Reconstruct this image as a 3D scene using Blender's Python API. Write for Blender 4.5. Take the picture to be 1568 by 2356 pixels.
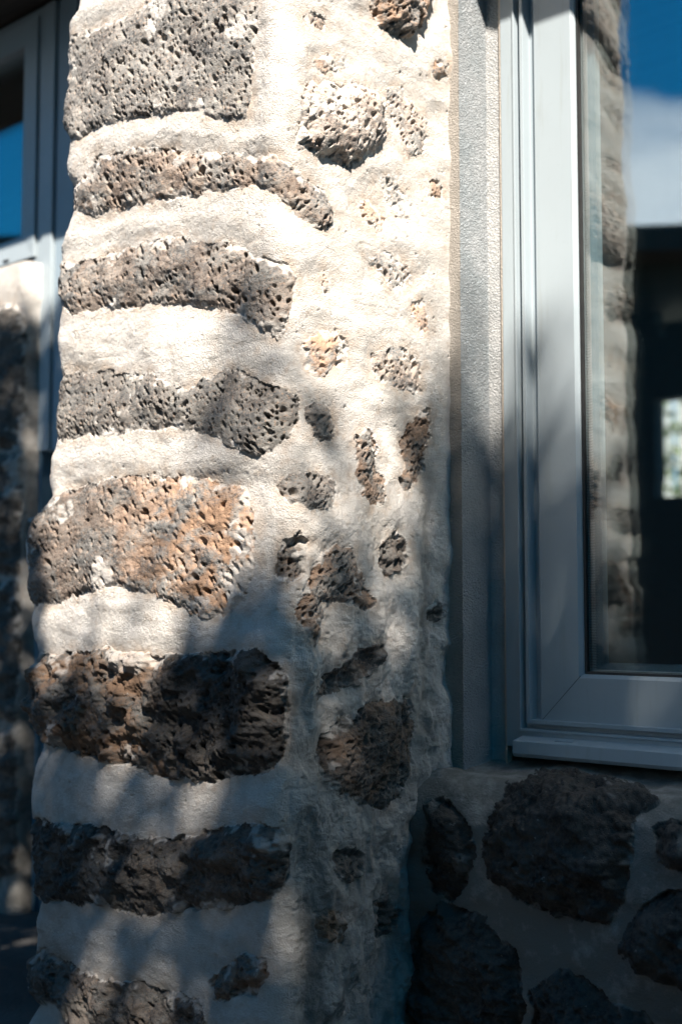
import bpy, math, random
import numpy as np
random.seed(7); rng = np.random.RandomState(11)
for o in list(bpy.data.objects): bpy.data.objects.remove(o)
SC = bpy.context.scene
COL = SC.collection
R = math.radians

# ------------------------------------------------------------------ camera
# eye is the origin of heights (z = 0); the ground lies 0.72 m below. Wall runs along X, +Y goes into the building.
YAW = R(47.5); PITCH = R(4.43)
FWH = np.array([-math.cos(YAW), math.sin(YAW), 0.0]); RT = np.array([math.sin(YAW), math.cos(YAW), 0.0])
FW = FWH*math.cos(PITCH) + np.array([0, 0, math.sin(PITCH)])
UP = -FWH*math.sin(PITCH) + np.array([0, 0, math.cos(PITCH)])
CXP, CYP, FP = 784.0, 1178.0, 3010.0          # survey units: photograph 1568 wide
cam = bpy.data.cameras.new('camera'); camo = bpy.data.objects.new('camera', cam); COL.objects.link(camo)
cam.sensor_fit = 'HORIZONTAL'; cam.sensor_width = 24.0; cam.lens = FP/1568.0*24.0
cam.clip_start = 0.05; cam.clip_end = 2000
camo.location = (0, 0, 0)
camo.rotation_euler = (math.pi/2 + PITCH, 0, math.atan2(-FWH[0], FWH[1]))
cam.dof.use_dof = True; cam.dof.focus_distance = 2.02; cam.dof.aperture_fstop = 2.6; cam.dof.aperture_blades = 9
SC.camera = camo
# ------------------------------------------------------------------ sun + sky + exposure
AZ = R(42.0); EL = R(47.0)
S = np.array([math.cos(AZ)*math.cos(EL), -math.sin(AZ)*math.cos(EL), math.sin(EL)])
sun = bpy.data.lights.new('sun', 'SUN'); suno = bpy.data.objects.new('sun', sun); COL.objects.link(suno)
sun.energy = 5.0; sun.angle = R(0.6); sun.color = (1.0, 0.90, 0.79)
from mathutils import Vector
suno.rotation_euler = Vector(S).to_track_quat('Z', 'Y').to_euler()
suno.location = (3, -2, 6)
W = bpy.data.worlds.new('World'); SC.world = W; W.use_nodes = True
nt = W.node_tree; nt.nodes.clear()
def wn(t, **k):
    n = nt.nodes.new(t)
    for a, b in k.items(): setattr(n, a, b)
    return n
sky = wn('ShaderNodeTexSky', sky_type='NISHITA'); sky.sun_disc = False
sky.sun_elevation = EL; sky.sun_rotation = math.atan2(S[0], S[1])
sky.air_density = 1.0; sky.dust_density = 0.3; sky.ozone_density = 3.0
tc = wn('ShaderNodeTexCoord'); sep = wn('ShaderNodeSeparateXYZ'); nt.links.new(tc.outputs['Generated'], sep.inputs[0])
mp = wn('ShaderNodeMapping'); mp.inputs['Scale'].default_value = (5, 5, 13.0); nt.links.new(tc.outputs['Generated'], mp.inputs[0])
cn = wn('ShaderNodeTexNoise'); cn.inputs['Scale'].default_value = 1.6; cn.inputs['Detail'].default_value = 6; nt.links.new(mp.outputs[0], cn.inputs['Vector'])
er = wn('ShaderNodeMapRange', interpolation_type='SMOOTHSTEP'); er.inputs[1].default_value = 0.385; er.inputs[2].default_value = 0.335; nt.links.new(sep.outputs[2], er.inputs[0])
nr = wn('ShaderNodeMath', operation='MULTIPLY_ADD'); nr.inputs[1].default_value = 0.13; nr.inputs[2].default_value = -0.065; nt.links.new(cn.outputs[0], nr.inputs[0])
ad = wn('ShaderNodeMath', operation='ADD'); nt.links.new(sep.outputs[2], ad.inputs[0]); nt.links.new(nr.outputs[0], ad.inputs[1])
nt.links.new(ad.outputs[0], er.inputs[0])
mu = wn('ShaderNodeMath', operation='MULTIPLY'); vr = wn('ShaderNodeMapRange', interpolation_type='SMOOTHSTEP'); vr.inputs[1].default_value = .3; vr.inputs[2].default_value = .62; vr.inputs[3].default_value = .45; nt.links.new(cn.outputs[0], vr.inputs[0])
nt.links.new(vr.outputs[0], mu.inputs[1]); nt.links.new(er.outputs[0], mu.inputs[0])
vd = wn('ShaderNodeVectorMath', operation='DOT_PRODUCT'); vd.inputs[1].default_value = (-.46, -.89, 0); nt.links.new(tc.outputs['Generated'], vd.inputs[0])
az_ = wn('ShaderNodeMapRange', interpolation_type='SMOOTHSTEP'); az_.inputs[1].default_value = .84; az_.inputs[2].default_value = .90; nt.links.new(vd.outputs['Value'], az_.inputs[0])
m2_ = wn('ShaderNodeMath', operation='MULTIPLY'); nt.links.new(mu.outputs[0], m2_.inputs[0]); nt.links.new(az_.outputs[0], m2_.inputs[1])
mx = wn('ShaderNodeMix', data_type='RGBA'); nt.links.new(m2_.outputs[0], mx.inputs[0]); tn_ = wn('ShaderNodeMix', data_type='RGBA', blend_type='MULTIPLY'); tn_.inputs[0].default_value = 1.0; tn_.inputs[7].default_value = (.08, .90, 1.20, 1)
nt.links.new(sky.outputs[0], tn_.inputs[6]); nt.links.new(tn_.outputs[2], mx.inputs[6]); mx.inputs[7].default_value = (12.0, 13.0, 14.0, 1)
bg = wn('ShaderNodeBackground'); bg.inputs[1].default_value = 0.05; nt.links.new(mx.outputs[2], bg.inputs[0])
wo = wn('ShaderNodeOutputWorld'); nt.links.new(bg.outputs[0], wo.inputs[0])
SC.view_settings.view_transform = 'Standard'; SC.view_settings.look = 'None'
SC.view_settings.exposure = 1.42; SC.view_settings.gamma = 1.0
SC.render.engine = 'CYCLES'
try:
    SC.cycles.max_bounces = 8; SC.cycles.transparent_max_bounces = 16
except Exception: pass

# ------------------------------------------------------------------ survey helpers
def ray(px, py):
    return FW + RT*((px-CXP)/FP) - UP*((py-CYP)/FP)
def on_y(px, py, y):
    d = ray(px, py); return d*(y/d[1])
def on_x(px, py, x):
    d = ray(px, py); return d*(x/d[0])
def proj(P):
    dz = P @ FW; return CXP + FP*(P @ RT)/dz, CYP - FP*(P @ UP)/dz
def X(px, py, y): return float(on_y(px, py, y)[0])
def Z(px, py, y): return float(on_y(px, py, y)[2])

# ------------------------------------------------------------------ tagging
def tag(o, label=None, cat=None, group=None, kind=None):
    if label: o['label'] = label
    if cat: o['category'] = cat
    if group: o['group'] = group
    if kind: o['kind'] = kind
    return o
def empty(name, loc=(0, 0, 0), **k):
    o = bpy.data.objects.new(name, None); COL.objects.link(o); o.location = loc; o.empty_display_size = 0.1
    return tag(o, **k)
def link_mesh(name, me, mat, parent=None):
    o = bpy.data.objects.new(name, me); COL.objects.link(o)
    if mat: me.materials.append(mat)
    if parent is not None:
        o.parent = parent; o.matrix_parent_inverse.identity()
        o.location = -parent.location if parent.type == 'EMPTY' else (0, 0, 0)
    return o
class MB:
    def __init__(s): s.v = []; s.f = []
    def add(s, vs, fs):
        b = len(s.v); s.v += [tuple(map(float, v)) for v in vs]; s.f += [tuple(i+b for i in f) for f in fs]; return s
    def box(s, x0, x1, y0, y1, z0, z1):
        vs = [(x, y, z) for x in (x0, x1) for y in (y0, y1) for z in (z0, z1)]
        return s.add(vs, [(0, 1, 3, 2), (4, 6, 7, 5), (0, 4, 5, 1), (2, 3, 7, 6), (0, 2, 6, 4), (1, 5, 7, 3)])
    def ring(s, x0, x1, z0, z1, prof):
        """sweep the closed profile [(inward, y)...] round a rectangle with mitred corners"""
        n = len(prof); vs = []
        for w, y in prof: vs += [(x0+w, y, z0+w), (x1-w, y, z0+w), (x1-w, y, z1-w), (x0+w, y, z1-w)]
        fs = []
        for i in range(n):
            j = (i+1) % n
            for k in range(4):
                l = (k+1) % 4
                fs.append((i*4+k, i*4+l, j*4+l, j*4+k))
        return s.add(vs, fs)
    def extr_x(s, x0, x1, prof):          # prof closed [(y,z)]
        n = len(prof)
        vs = [(x0, y, z) for y, z in prof] + [(x1, y, z) for y, z in prof]
        return s.add(vs, [(i, (i+1) % n, n+(i+1) % n, n+i) for i in range(n)] + [tuple(range(n)), tuple(range(2*n-1, n-1, -1))])
    def extr_z(s, z0, z1, prof):          # prof closed [(x,y)]
        n = len(prof)
        vs = [(x, y, z0) for x, y in prof] + [(x, y, z1) for x, y in prof]
        return s.add(vs, [(i, (i+1) % n, n+(i+1) % n, n+i) for i in range(n)] + [tuple(range(n)), tuple(range(2*n-1, n-1, -1))])
    def tube(s, pts, rad, seg=10):
        pts = [Vector(p) for p in pts]; rings = []
        for i, p in enumerate(pts):
            t = (pts[min(i+1, len(pts)-1)]-pts[max(i-1, 0)]).normalized()
            a = t.cross(Vector((0, 0, 1)) if abs(t.z) < .9 else Vector((1, 0, 0))).normalized(); b = t.cross(a)
            rings.append([p+(a*math.cos(k*2*math.pi/seg)+b*math.sin(k*2*math.pi/seg))*rad[i] for k in range(seg)])
        vs = [q for r_ in rings for q in r_]; fs = []
        for i in range(len(pts)-1):
            for k in range(seg):
                l = (k+1) % seg; fs.append((i*seg+k, i*seg+l, (i+1)*seg+l, (i+1)*seg+k))
        fs += [tuple(range(seg)), tuple(range((len(pts)-1)*seg, len(pts)*seg))[::-1]]
        return s.add(vs, fs)
    def build(s, name, mat, parent=None, smooth=False, bevel=0):
        me = bpy.data.meshes.new(name); me.from_pydata(s.v, [], s.f); me.validate()
        import bmesh
        b = bmesh.new(); b.from_mesh(me); bmesh.ops.recalc_face_normals(b, faces=b.faces)
        b.to_mesh(me); b.free()
        if smooth: me.shade_smooth()
        o = link_mesh(name, me, mat, parent)
        if bevel:
            m = o.modifiers.new('bevel', 'BEVEL'); m.width = bevel; m.segments = 2; m.limit_method = 'ANGLE'; m.angle_limit = R(40)
        return o
def np_mesh(name, V, F, mat, parent=None, attrs=None, smooth=True):
    me = bpy.data.meshes.new(name)
    nv, nf = len(V), len(F); k = F.shape[1]
    me.vertices.add(nv); me.vertices.foreach_set('co', np.ascontiguousarray(V, np.float32).ravel())
    me.loops.add(nf*k); me.loops.foreach_set('vertex_index', F.astype(np.int32).ravel())
    me.polygons.add(nf); me.polygons.foreach_set('loop_start', np.arange(0, nf*k, k, dtype=np.int32))
    try: me.polygons.foreach_set('loop_total', np.full(nf, k, np.int32))
    except Exception: pass
    me.update(calc_edges=True)
    for n, a in (attrs or {}).items():
        at = me.attributes.new(n, 'FLOAT', 'POINT'); at.data.foreach_set('value', np.ascontiguousarray(a, np.float32))
    if smooth: me.shade_smooth()
    return link_mesh(name, me, mat, parent)

# ------------------------------------------------------------------ materials
def newmat(name):
    m = bpy.data.materials.new(name); m.use_nodes = True; n = m.node_tree; n.nodes.clear()
    return m, n
class G:
    def __init__(s, name):
        s.m, s.t = newmat(name); s.out = s.t.nodes.new('ShaderNodeOutputMaterial')
        s.b = s.t.nodes.new('ShaderNodeBsdfPrincipled'); s.t.links.new(s.b.outputs[0], s.out.inputs[0])
        s.tc = s.t.nodes.new('ShaderNodeTexCoord'); s.pos = s.t.nodes.new('ShaderNodeNewGeometry').outputs['Position']
    def L(s, a, b):
        if isinstance(a, (int, float)): b.default_value = a
        elif isinstance(a, tuple): b.default_value = a if len(a) == len(b.default_value) else (*a, 1)
        else: s.t.links.new(a, b)
    def noise(s, scale, detail=4, rough=.55, vec=None, stretch=None, dist=0):
        v = vec or s.pos
        if stretch:
            mp = s.t.nodes.new('ShaderNodeMapping'); mp.inputs['Scale'].default_value = stretch; s.L(v, mp.inputs[0]); v = mp.outputs[0]
        n = s.t.nodes.new('ShaderNodeTexNoise'); n.inputs['Scale'].default_value = scale; n.inputs['Detail'].default_value = detail
        n.inputs['Roughness'].default_value = rough; n.inputs['Distortion'].default_value = dist; s.L(v, n.inputs['Vector']); return n.outputs[0]
    def voro(s, scale, vec=None, feature='F1'):
        n = s.t.nodes.new('ShaderNodeTexVoronoi'); n.feature = feature; n.inputs['Scale'].default_value = scale; s.L(vec or s.pos, n.inputs['Vector']); return n.outputs['Distance']
    def rng(s, x, a, b, c=0, d=1, smooth=True):
        n = s.t.nodes.new('ShaderNodeMapRange'); n.interpolation_type = 'SMOOTHSTEP' if smooth else 'LINEAR'
        s.L(x, n.inputs[0])
        for i, q in enumerate((a, b, c, d)): n.inputs[i+1].default_value = q
        return n.outputs[0]
    def mix(s, f, a, b, mode='MIX'):
        n = s.t.nodes.new('ShaderNodeMix'); n.data_type = 'RGBA'; n.blend_type = mode; s.L(f, n.inputs[0]); s.L(a, n.inputs[6]); s.L(b, n.inputs[7]); return n.outputs[2]
    def math(s, op, a, b=0.0, c=0.0):
        n = s.t.nodes.new('ShaderNodeMath'); n.operation = op; s.L(a, n.inputs[0]); s.L(b, n.inputs[1]); s.L(c, n.inputs[2]); return n.outputs[0]
    def attr(s, name):
        n = s.t.nodes.new('ShaderNodeAttribute'); n.attribute_name = name; return n.outputs['Fac']
    def bump(s, h, dist, strength=1.0, nrm=None):
        n = s.t.nodes.new('ShaderNodeBump'); n.inputs['Strength'].default_value = strength; n.inputs['Distance'].default_value = dist
        s.L(h, n.inputs['Height'])
        if nrm is not None: s.L(nrm, n.inputs['Normal'])
        return n.outputs[0]
    def fin(s, col, rough=.8, nrm=None, spec=.5, metal=0):
        s.L(col, s.b.inputs['Base Color']); s.L(rough, s.b.inputs['Roughness']); s.b.inputs['Specular IOR Level'].default_value = spec
        s.b.inputs['Metallic'].default_value = metal
        if nrm is not None: s.L(nrm, s.b.inputs['Normal'])
        return s.m

def masonry_mat():
    g = G('lava_stone_and_lime_mortar')
    st = g.attr('stone'); rust = g.attr('rust'); tone = g.attr('tone')
    # mortar
    a = g.noise(9, 5); b = g.noise(55, 5, .6); c = g.noise(700, 2)
    m = g.mix(g.rng(a, .3, .7), (.72, .69, .645), (.83, .805, .77))
    m = g.mix(g.rng(b, .50, .75, 0, .6), m, (.60, .49, .39))
    m = g.mix(g.math('MULTIPLY', g.attr('near'), g.rng(g.noise(40, 5, .6), .38, .62, 0, .75)), m, (.62, .49, .38))
    m = g.mix(g.rng(g.noise(17, 6, .7, stretch=(1.6, 1.6, .5)), .56, .72, 0, .5), m, (.48, .45, .41))
    m = g.mix(g.rng(c, .45, .68, 0, .5), m, (.50, .46, .42))
    gm = g.attr('grime_shade'); m = g.mix(g.math('MULTIPLY', gm, g.rng(g.noise(24, 7, .7), .25, .75, .45, .95)), m, (.22, .215, .20))
    # stone
    d = g.noise(22, 6, .65); e = g.noise(130, 5, .7); f = g.noise(420, 3, .6); h = g.noise(14, 5, .6, stretch=(1, 1, 1.6), dist=.6)
    s1 = g.mix(g.rng(d, .38, .62), (.115, .118, .122), (.345, .335, .315))
    s1 = g.mix(g.rng(e, .35, .68, 0, .75), s1, (.45, .44, .415))
    s1 = g.mix(g.rng(f, .55, .75, 0, .6), s1, (.12, .115, .11))
    rf = g.math('MULTIPLY', rust, g.rng(g.math('ADD', h, g.math('MULTIPLY', e, .4)), .56, .80))
    s1 = g.mix(g.math('MULTIPLY', rf, .8), s1, (.45, .285, .185))
    hue = g.rng(g.noise(260, 2), .56, .7, 0, .45)
    s1 = g.mix(hue, s1, (.50, .30, .18))
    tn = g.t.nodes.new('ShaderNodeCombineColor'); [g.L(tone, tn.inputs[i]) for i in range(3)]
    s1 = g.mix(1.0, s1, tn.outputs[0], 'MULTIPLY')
    # pale lichen and mortar crumbs on the dark stones
    s1 = g.mix(g.rng(g.noise(75, 6, .75), .62, .74, 0, .6), s1, (.42, .40, .37))
    col = g.mix(st, m, s1)
    bm = g.math('ADD', g.math('MULTIPLY', g.noise(420, 4, .7), .85), g.math('MULTIPLY', g.noise(95, 3, .5), .2))
    n1 = g.bump(bm, .0062, .9)
    vv = g.rng(g.voro(300), .05, .42); n2h = g.math('ADD', g.math('MULTIPLY', vv, .8), g.math('MULTIPLY', g.noise(240, 5, .7), .9))
    n2 = g.bump(n2h, .0014, .9)
    mxn = g.t.nodes.new('ShaderNodeMix'); mxn.data_type = 'VECTOR'; g.L(st, mxn.inputs[0]); g.L(n1, mxn.inputs[4]); g.L(n2, mxn.inputs[5])
    return g.fin(col, .92, mxn.outputs[1], spec=.25)
M_MAS = masonry_mat()

def plaster_mat(name, c1, c2, amp):
    g = G(name); a = g.noise(20, 5); b = g.noise(300, 3)
    col = g.mix(g.rng(a, .3, .7), c1, c2); col = g.mix(g.rng(b, .58, .75, 0, .5), col, tuple(q*.6 for q in c1))
    h = g.math('ADD', g.rng(g.noise(330, 3, .6), .35, .7), g.math('MULTIPLY', g.noise(120, 3), .6))
    return g.fin(col, .9, g.bump(h, amp, .9), spec=.2)
M_BAND = plaster_mat('rough_grey_plaster', (.42, .47, .50), (.53, .565, .59), .0080)
M_TAN = plaster_mat('tan_plaster', (.43, .405, .37), (.53, .50, .46), .0045)
M_SMOOTH = plaster_mat('smooth_white_plaster', (.50, .52, .53), (.60, .61, .61), .0040)
M_BEAD = plaster_mat('cream_sealant', (.66, .58, .50), (.6, .54, .48), .0008)

def metal_paint(name, col, rough=.38):
    g = G(name); a = g.noise(5, 4); b = g.noise(1500, 2)
    c = g.mix(g.rng(a, .3, .7), tuple(q*.95 for q in col), col)
    c = g.mix(g.rng(g.noise(60, 6, .7), .58, .8, 0, .35), c, tuple(q*.65 for q in col))
    c = g.mix(g.rng(g.noise(7, 5, .6, stretch=(9, 9, .8)), .52, .75, 0, .35), c, (col[0]*.72, col[1]*.68, col[2]*.6))
    return g.fin(c, g.rng(g.noise(30, 4), .3, .7, rough-.05, rough+.1), g.bump(b, .0002, .5))
M_FRAME = metal_paint('pale_grey_window_paint', (.37, .435, .475))
M_FRAME2 = metal_paint('pale_blue_grey_paint', (.29, .37, .43), .45)
M_DOORP = metal_paint('blue_grey_door_paint', (.10, .19, .26), .4)
M_ALU = None
g = G('spacer_aluminium'); wv = g.t.nodes.new('ShaderNodeTexWave'); wv.wave_type = 'BANDS'; wv.bands_direction = 'Z'; wv.inputs['Scale'].default_value = 120
g.L(g.pos, wv.inputs['Vector']); M_ALU = g.fin(g.mix(g.rng(wv.outputs[1], .3, .6), (.15, .15, .15), (.75, .76, .77)), .35, metal=.6)
g = G('black_gasket'); M_GASK = g.fin(g.mix(g.rng(g.noise(50), .3, .7), (.012, .012, .013), (.02, .02, .02)), .5)
g = G('dark_interior'); M_INT = g.fin(g.mix(g.rng(g.noise(2), .3, .7), (.03, .028, .026), (.045, .042, .04)), .8)
g = G('dark_timber'); M_TIMB = g.fin(g.mix(g.rng(g.noise(3, 5, stretch=(1, 14, 14)), .3, .7), (.025, .02, .017), (.05, .042, .035)), .7, g.bump(g.noise(40, 4, stretch=(1, 10, 10)), .002))
g = G('dark_paving'); M_GROUND = g.fin(g.mix(g.rng(g.noise(6, 6), .3, .7), (.045, .045, .045), (.08, .078, .075)), .9, g.bump(g.noise(120, 5), .004), spec=.2)
g = G('bark'); M_BARK = g.fin(g.mix(g.rng(g.noise(14, 6, stretch=(1, 1, .2)), .3, .7), (.06, .045, .035), (.13, .10, .08)), .9, g.bump(g.noise(40, 5, stretch=(1, 1, .2)), .01))
def leaf_mat(n, a, b):
    g = G(n); g.L(g.mix(g.rng(g.noise(6, 4), .3, .7), a, b), g.b.inputs['Base Color']); g.b.inputs['Roughness'].default_value = .5; return g.m
M_LEAF = leaf_mat('green_leaf', (.03, .055, .02), (.06, .10, .035))
M_LEAF2 = leaf_mat('hedge_leaf', (.10, .14, .05), (.20, .24, .10))
g = G('white_fence_paint'); M_WFENCE = g.fin(g.mix(g.rng(g.noise(8), .3, .7), (.6, .6, .57), (.75, .75, .72)), .6)
g = G('red_paint'); M_RED = g.fin(g.mix(g.rng(g.noise(8), .3, .7), (.45, .12, .06), (.55, .16, .08)), .6)
def glass_mat(name, ior, tint):
    m, t = newmat(name); out = t.nodes.new('ShaderNodeOutputMaterial')
    tr = t.nodes.new('ShaderNodeBsdfTransparent'); tr.inputs[0].default_value = (*tint, 1)
    gl = t.nodes.new('ShaderNodeBsdfGlossy'); gl.inputs['Roughness'].default_value = 0.0; gl.inputs[0].default_value = (.93, .97, 1, 1)
    ns = t.nodes.new('ShaderNodeTexNoise'); ns.inputs['Scale'].default_value = 2.5; ns.inputs['Detail'].default_value = 1
    ge = t.nodes.new('ShaderNodeNewGeometry'); t.links.new(ge.outputs['Position'], ns.inputs['Vector'])
    bp = t.nodes.new('ShaderNodeBump'); bp.inputs['Distance'].default_value = .0012; bp.inputs['Strength'].default_value = .5; t.links.new(ns.outputs[0], bp.inputs['Height']); t.links.new(bp.outputs[0], gl.inputs['Normal'])
    dp = t.nodes.new('ShaderNodeVectorMath'); dp.operation = 'DOT_PRODUCT'; t.links.new(ge.outputs['Incoming'], dp.inputs[0]); t.links.new(ge.outputs['Normal'], dp.inputs[1])
    def mt(op, a, b):
        n = t.nodes.new('ShaderNodeMath'); n.operation = op
        for i, q in enumerate((a, b)):
            if isinstance(q, float): n.inputs[i].default_value = q
            elif q is not None: t.links.new(q, n.inputs[i])
        return n.outputs[0]
    fr = mt('ADD', ior, mt('MULTIPLY', 1-ior, mt('POWER', mt('SUBTRACT', 1.0, mt('ABSOLUTE', dp.outputs['Value'], None)), 5.0)))
    # a few faint wipe marks on the glass
    mx = t.nodes.new('ShaderNodeMixShader'); t.links.new(fr, mx.inputs[0]); t.links.new(tr.outputs[0], mx.inputs[1]); t.links.new(gl.outputs[0], mx.inputs[2])
    t.links.new(mx.outputs[0], out.inputs[0]); return m
M_GLASS = glass_mat('window_glass', .13, (.95, .98, .98))

# ------------------------------------------------------------------ numpy noise
def hsh(x, y, z, k=0):
    with np.errstate(over='ignore'):
        n = (x.astype(np.uint32)*np.uint32(73856093)) ^ (y.astype(np.uint32)*np.uint32(19349663)) ^ (z.astype(np.uint32)*np.uint32(83492791)) ^ np.uint32((k*2654435761+12345) & 0xffffffff)
        n = (n ^ (n >> np.uint32(13)))*np.uint32(1274126177); n = (n ^ (n >> np.uint32(16)))*np.uint32(2246822519); n ^= n >> np.uint32(15)
    return n.astype(np.float32)*np.float32(1/4294967296.)
def vnoise(P, k=0):
    P = P.astype(np.float32)+np.float32(517.3); i = np.floor(P).astype(np.int64); f = P-i; f = f*f*f*(f*(f*6-15)+10)
    r = 0
    for a in (0, 1):
        for b in (0, 1):
            for c in (0, 1):
                w = (f[..., 0] if a else 1-f[..., 0])*(f[..., 1] if b else 1-f[..., 1])*(f[..., 2] if c else 1-f[..., 2])
                r = r+w*hsh(i[..., 0]+a, i[..., 1]+b, i[..., 2]+c, k)
    return r*2-1
def fbm(P, s, o=3, k=0, g=.5):
    r = 0; a = 1
    for j in range(o): r = r+a*vnoise(P*(s*2.03**j), k+j); a *= g
    return r
def pores(P, lo, hi, k=0):
    """distance to the nearest pore, in pore radii; every cell holds one pore of its own radius lo..hi (cell units)"""
    P = P.astype(np.float32)+np.float32(311.7); i = np.floor(P).astype(np.int64); best = np.full(P.shape[:-1], 9., np.float32)
    for a in (-1, 0, 1):
        for b in (-1, 0, 1):
            for c in (-1, 0, 1):
                x, y, z = i[..., 0]+a, i[..., 1]+b, i[..., 2]+c
                rr = lo+(hi-lo)*hsh(x, y, z, k+3)**1.1
                d = np.sqrt((x+hsh(x, y, z, k)-P[..., 0])**2+(y+hsh(x, y, z, k+1)-P[..., 1])**2+(z+hsh(x, y, z, k+2)-P[..., 2])**2)/np.maximum(rr, 1e-3)
                best = np.minimum(best, d)
    return best
def sstep(a, b, x):
    t = np.clip((x-a)/(b-a), 0, 1); return t*t*(3-2*t)
def sdpoly(px, py, poly):
    P = np.array(poly, np.float32); d = np.full(px.shape, 1e9, np.float32); ins = np.zeros(px.shape, bool)
    for i in range(len(P)):
        a = P[i]; b = P[(i+1) % len(P)]; e = b-a
        wx = px-a[0]; wy = py-a[1]; t = np.clip((wx*e[0]+wy*e[1])/max(e @ e, 1e-6), 0, 1)
        d = np.minimum(d, (wx-e[0]*t)**2+(wy-e[1]*t)**2)
        if a[1] != b[1]:
            ins ^= ((a[1] > py) != (b[1] > py)) & (px < (b[0]-a[0])*(py-a[1])/(b[1]-a[1])+a[0])
    d = np.sqrt(d); return np.where(ins, d, -d)

def masonry(root, P, N, PXY, stones, extra=None, lab_ok=None, fine=1.0, mortar_amp=1.0, warp=1.0, shade_dirt=0.0):
    """P, N: grid of base points and outward normals. stones: dicts with the outline surveyed on the wall."""
    r, c = P.shape[:2]; Pf = P.reshape(-1, 3); Nf = N.reshape(-1, 3); px, py = PXY[0].ravel().copy(), PXY[1].ravel().copy()
    wx = 7*vnoise(Pf*45, 1)+5*vnoise(Pf*110, 2)+2.4*vnoise(Pf*260, 3)+1*vnoise(Pf*520, 33)
    wy = 7*vnoise(Pf*45, 4)+5*vnoise(Pf*110, 5)+2.4*vnoise(Pf*260, 6)+1*vnoise(Pf*520, 34)
    px = px+wx*warp; py = py+wy*warp
    sd = np.full(len(Pf), -200., np.float32); lab = np.full(len(Pf), -1, np.int32)
    par = {k: np.zeros(len(Pf), np.float32) for k in ('prot', 'dome', 'pore', 'psc', 'rust', 'tone', 'chunk', 'edge')}
    for i, s in enumerate(stones):
        q = np.array(s['p']); m = (px > q[:, 0].min()-60) & (px < q[:, 0].max()+60) & (py > q[:, 1].min()-60) & (py < q[:, 1].max()+60)
        idx = np.nonzero(m)[0]
        if not len(idx): continue
        d = sdpoly(px[idx], py[idx], s['p']); b = d > sd[idx]; idx = idx[b]; sd[idx] = d[b]; lab[idx] = np.where(d[b] > 0, i, -1)
        for k in par: par[k][idx] = s.get(k, 0)
        if s.get('run'):
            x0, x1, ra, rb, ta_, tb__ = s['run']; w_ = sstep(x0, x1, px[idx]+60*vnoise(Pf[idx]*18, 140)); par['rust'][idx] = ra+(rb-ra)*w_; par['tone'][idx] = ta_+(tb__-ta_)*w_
    st = sd > 0
    crumb = sstep(.10, .5, fbm(Pf, 45, 4, 110, .6)*.9+fbm(Pf, 12, 2, 115)*.9+(.10-.22*(px > 665)-sd/20.))
    smear = sstep(.60, .85, fbm(Pf, 16, 3, 118)+.4*fbm(Pf, 80, 2, 119)+.35-.3*(px > 665)-sd/90.); cs = np.where(st, np.maximum(crumb*.7, smear*.65), 0)*(1-.45*sstep(1350, 1500, py))
    h = .008*mortar_amp*fbm(Pf, 7, 3, 20)
    # mortar: soft swells between stones, trowel drag, sandy pits
    mort = ~st; Pm = Pf[mort]
    hm = .0035*np.minimum(-sd[mort], 45)/45 + .0024*mortar_amp*fbm(Pm*np.array([.8, .8, 1.6]), 18, 3, 30, .40)+.0004*vnoise(Pm*230, 36)+.0003*vnoise(Pm*460, 37)
    rid = 1-np.abs(vnoise(Pm*np.array([18, 18, 60]), 41)); hm -= .0010*sstep(.95, 1, rid)*sstep(0, .4, vnoise(Pm*14, 44))
    pit = pores(Pm*np.array([75, 75, 95]), -.45, .28, 43); hm -= .0028*sstep(1, .45, pit)
    h[mort] += hm
    # stone: chunky faces + gas bubbles of three sizes
    Ps = Pf[st]; q = {k: par[k][st] for k in par}; d = sd[st]
    hs = q['prot']*sstep(0, 1, d/np.maximum(q['edge']*1.3, 3))+q['dome']*sstep(0, 70, d)
    ck = fbm(Ps*np.array([1, 1, 1.3]), 24, 4, 50, .55); hs += .0042*q['chunk']*ck*np.where(q['chunk'] > 1.15, 1.5, .7)
    hs += .0010*q['chunk']*(1-2*np.abs(vnoise(Ps*np.array([70, 70, 90]), 55)))+.0004*vnoise(Ps*240, 56)
    wv = np.stack([vnoise(Ps*90, 61), vnoise(Ps*90, 62), vnoise(Ps*90, 63)], -1)*.24
    dens = .3+.7*sstep(-.6, .25, fbm(Ps, 13, 2, 70))
    shear = np.stack([Ps[:, 0]+.45*Ps[:, 2], Ps[:, 1]-.35*Ps[:, 2], Ps[:, 2]*.72], -1)
    for sc, lo, hi, dep, k in ((62, -.18, .50, .0110, 80), (100, -.10, .50, .0090, 90), (165, -.10, .50, .0050, 100)):
        if sc > 160 and fine < 1: continue
        kk = np.where(q['psc'] > 0, q['psc'], 1); dep = dep*np.clip({62: kk, 100: 1+0*kk, 165: 2-kk}[sc], 0, 2)
        w = pores(shear*sc+wv*(1 if sc < 100 else 1.3), lo, hi, k)
        am = q['pore']*dens
        hs -= 1.12*dep*am*(1-.9*cs[st])*sstep(1.05, .60, w)*sstep(0, 8, d+4)
    h[st] += hs
    if extra is not None: h += extra(px-wx*warp, py-wy*warp, Pf)
    V = Pf+Nf*h[:, None]
    sv = st.astype(np.float32)
    # crumbs of mortar left along the edges of a stone
    sv = np.where(st, 1-cs, 0)
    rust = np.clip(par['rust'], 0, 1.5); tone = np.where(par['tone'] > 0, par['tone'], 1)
    idg = np.arange(r*c).reshape(r, c)
    F = np.stack([idg[:-1, :-1], idg[:-1, 1:], idg[1:, 1:], idg[1:, :-1]], -1).reshape(-1, 4)
    fl = lab[F].max(1)
    if lab_ok is not None: fl = np.where(lab_ok.reshape(-1)[F[:, 0]], fl, -1)
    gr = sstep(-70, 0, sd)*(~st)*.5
    near = sstep(-32, 0, sd)*(~st)
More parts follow.
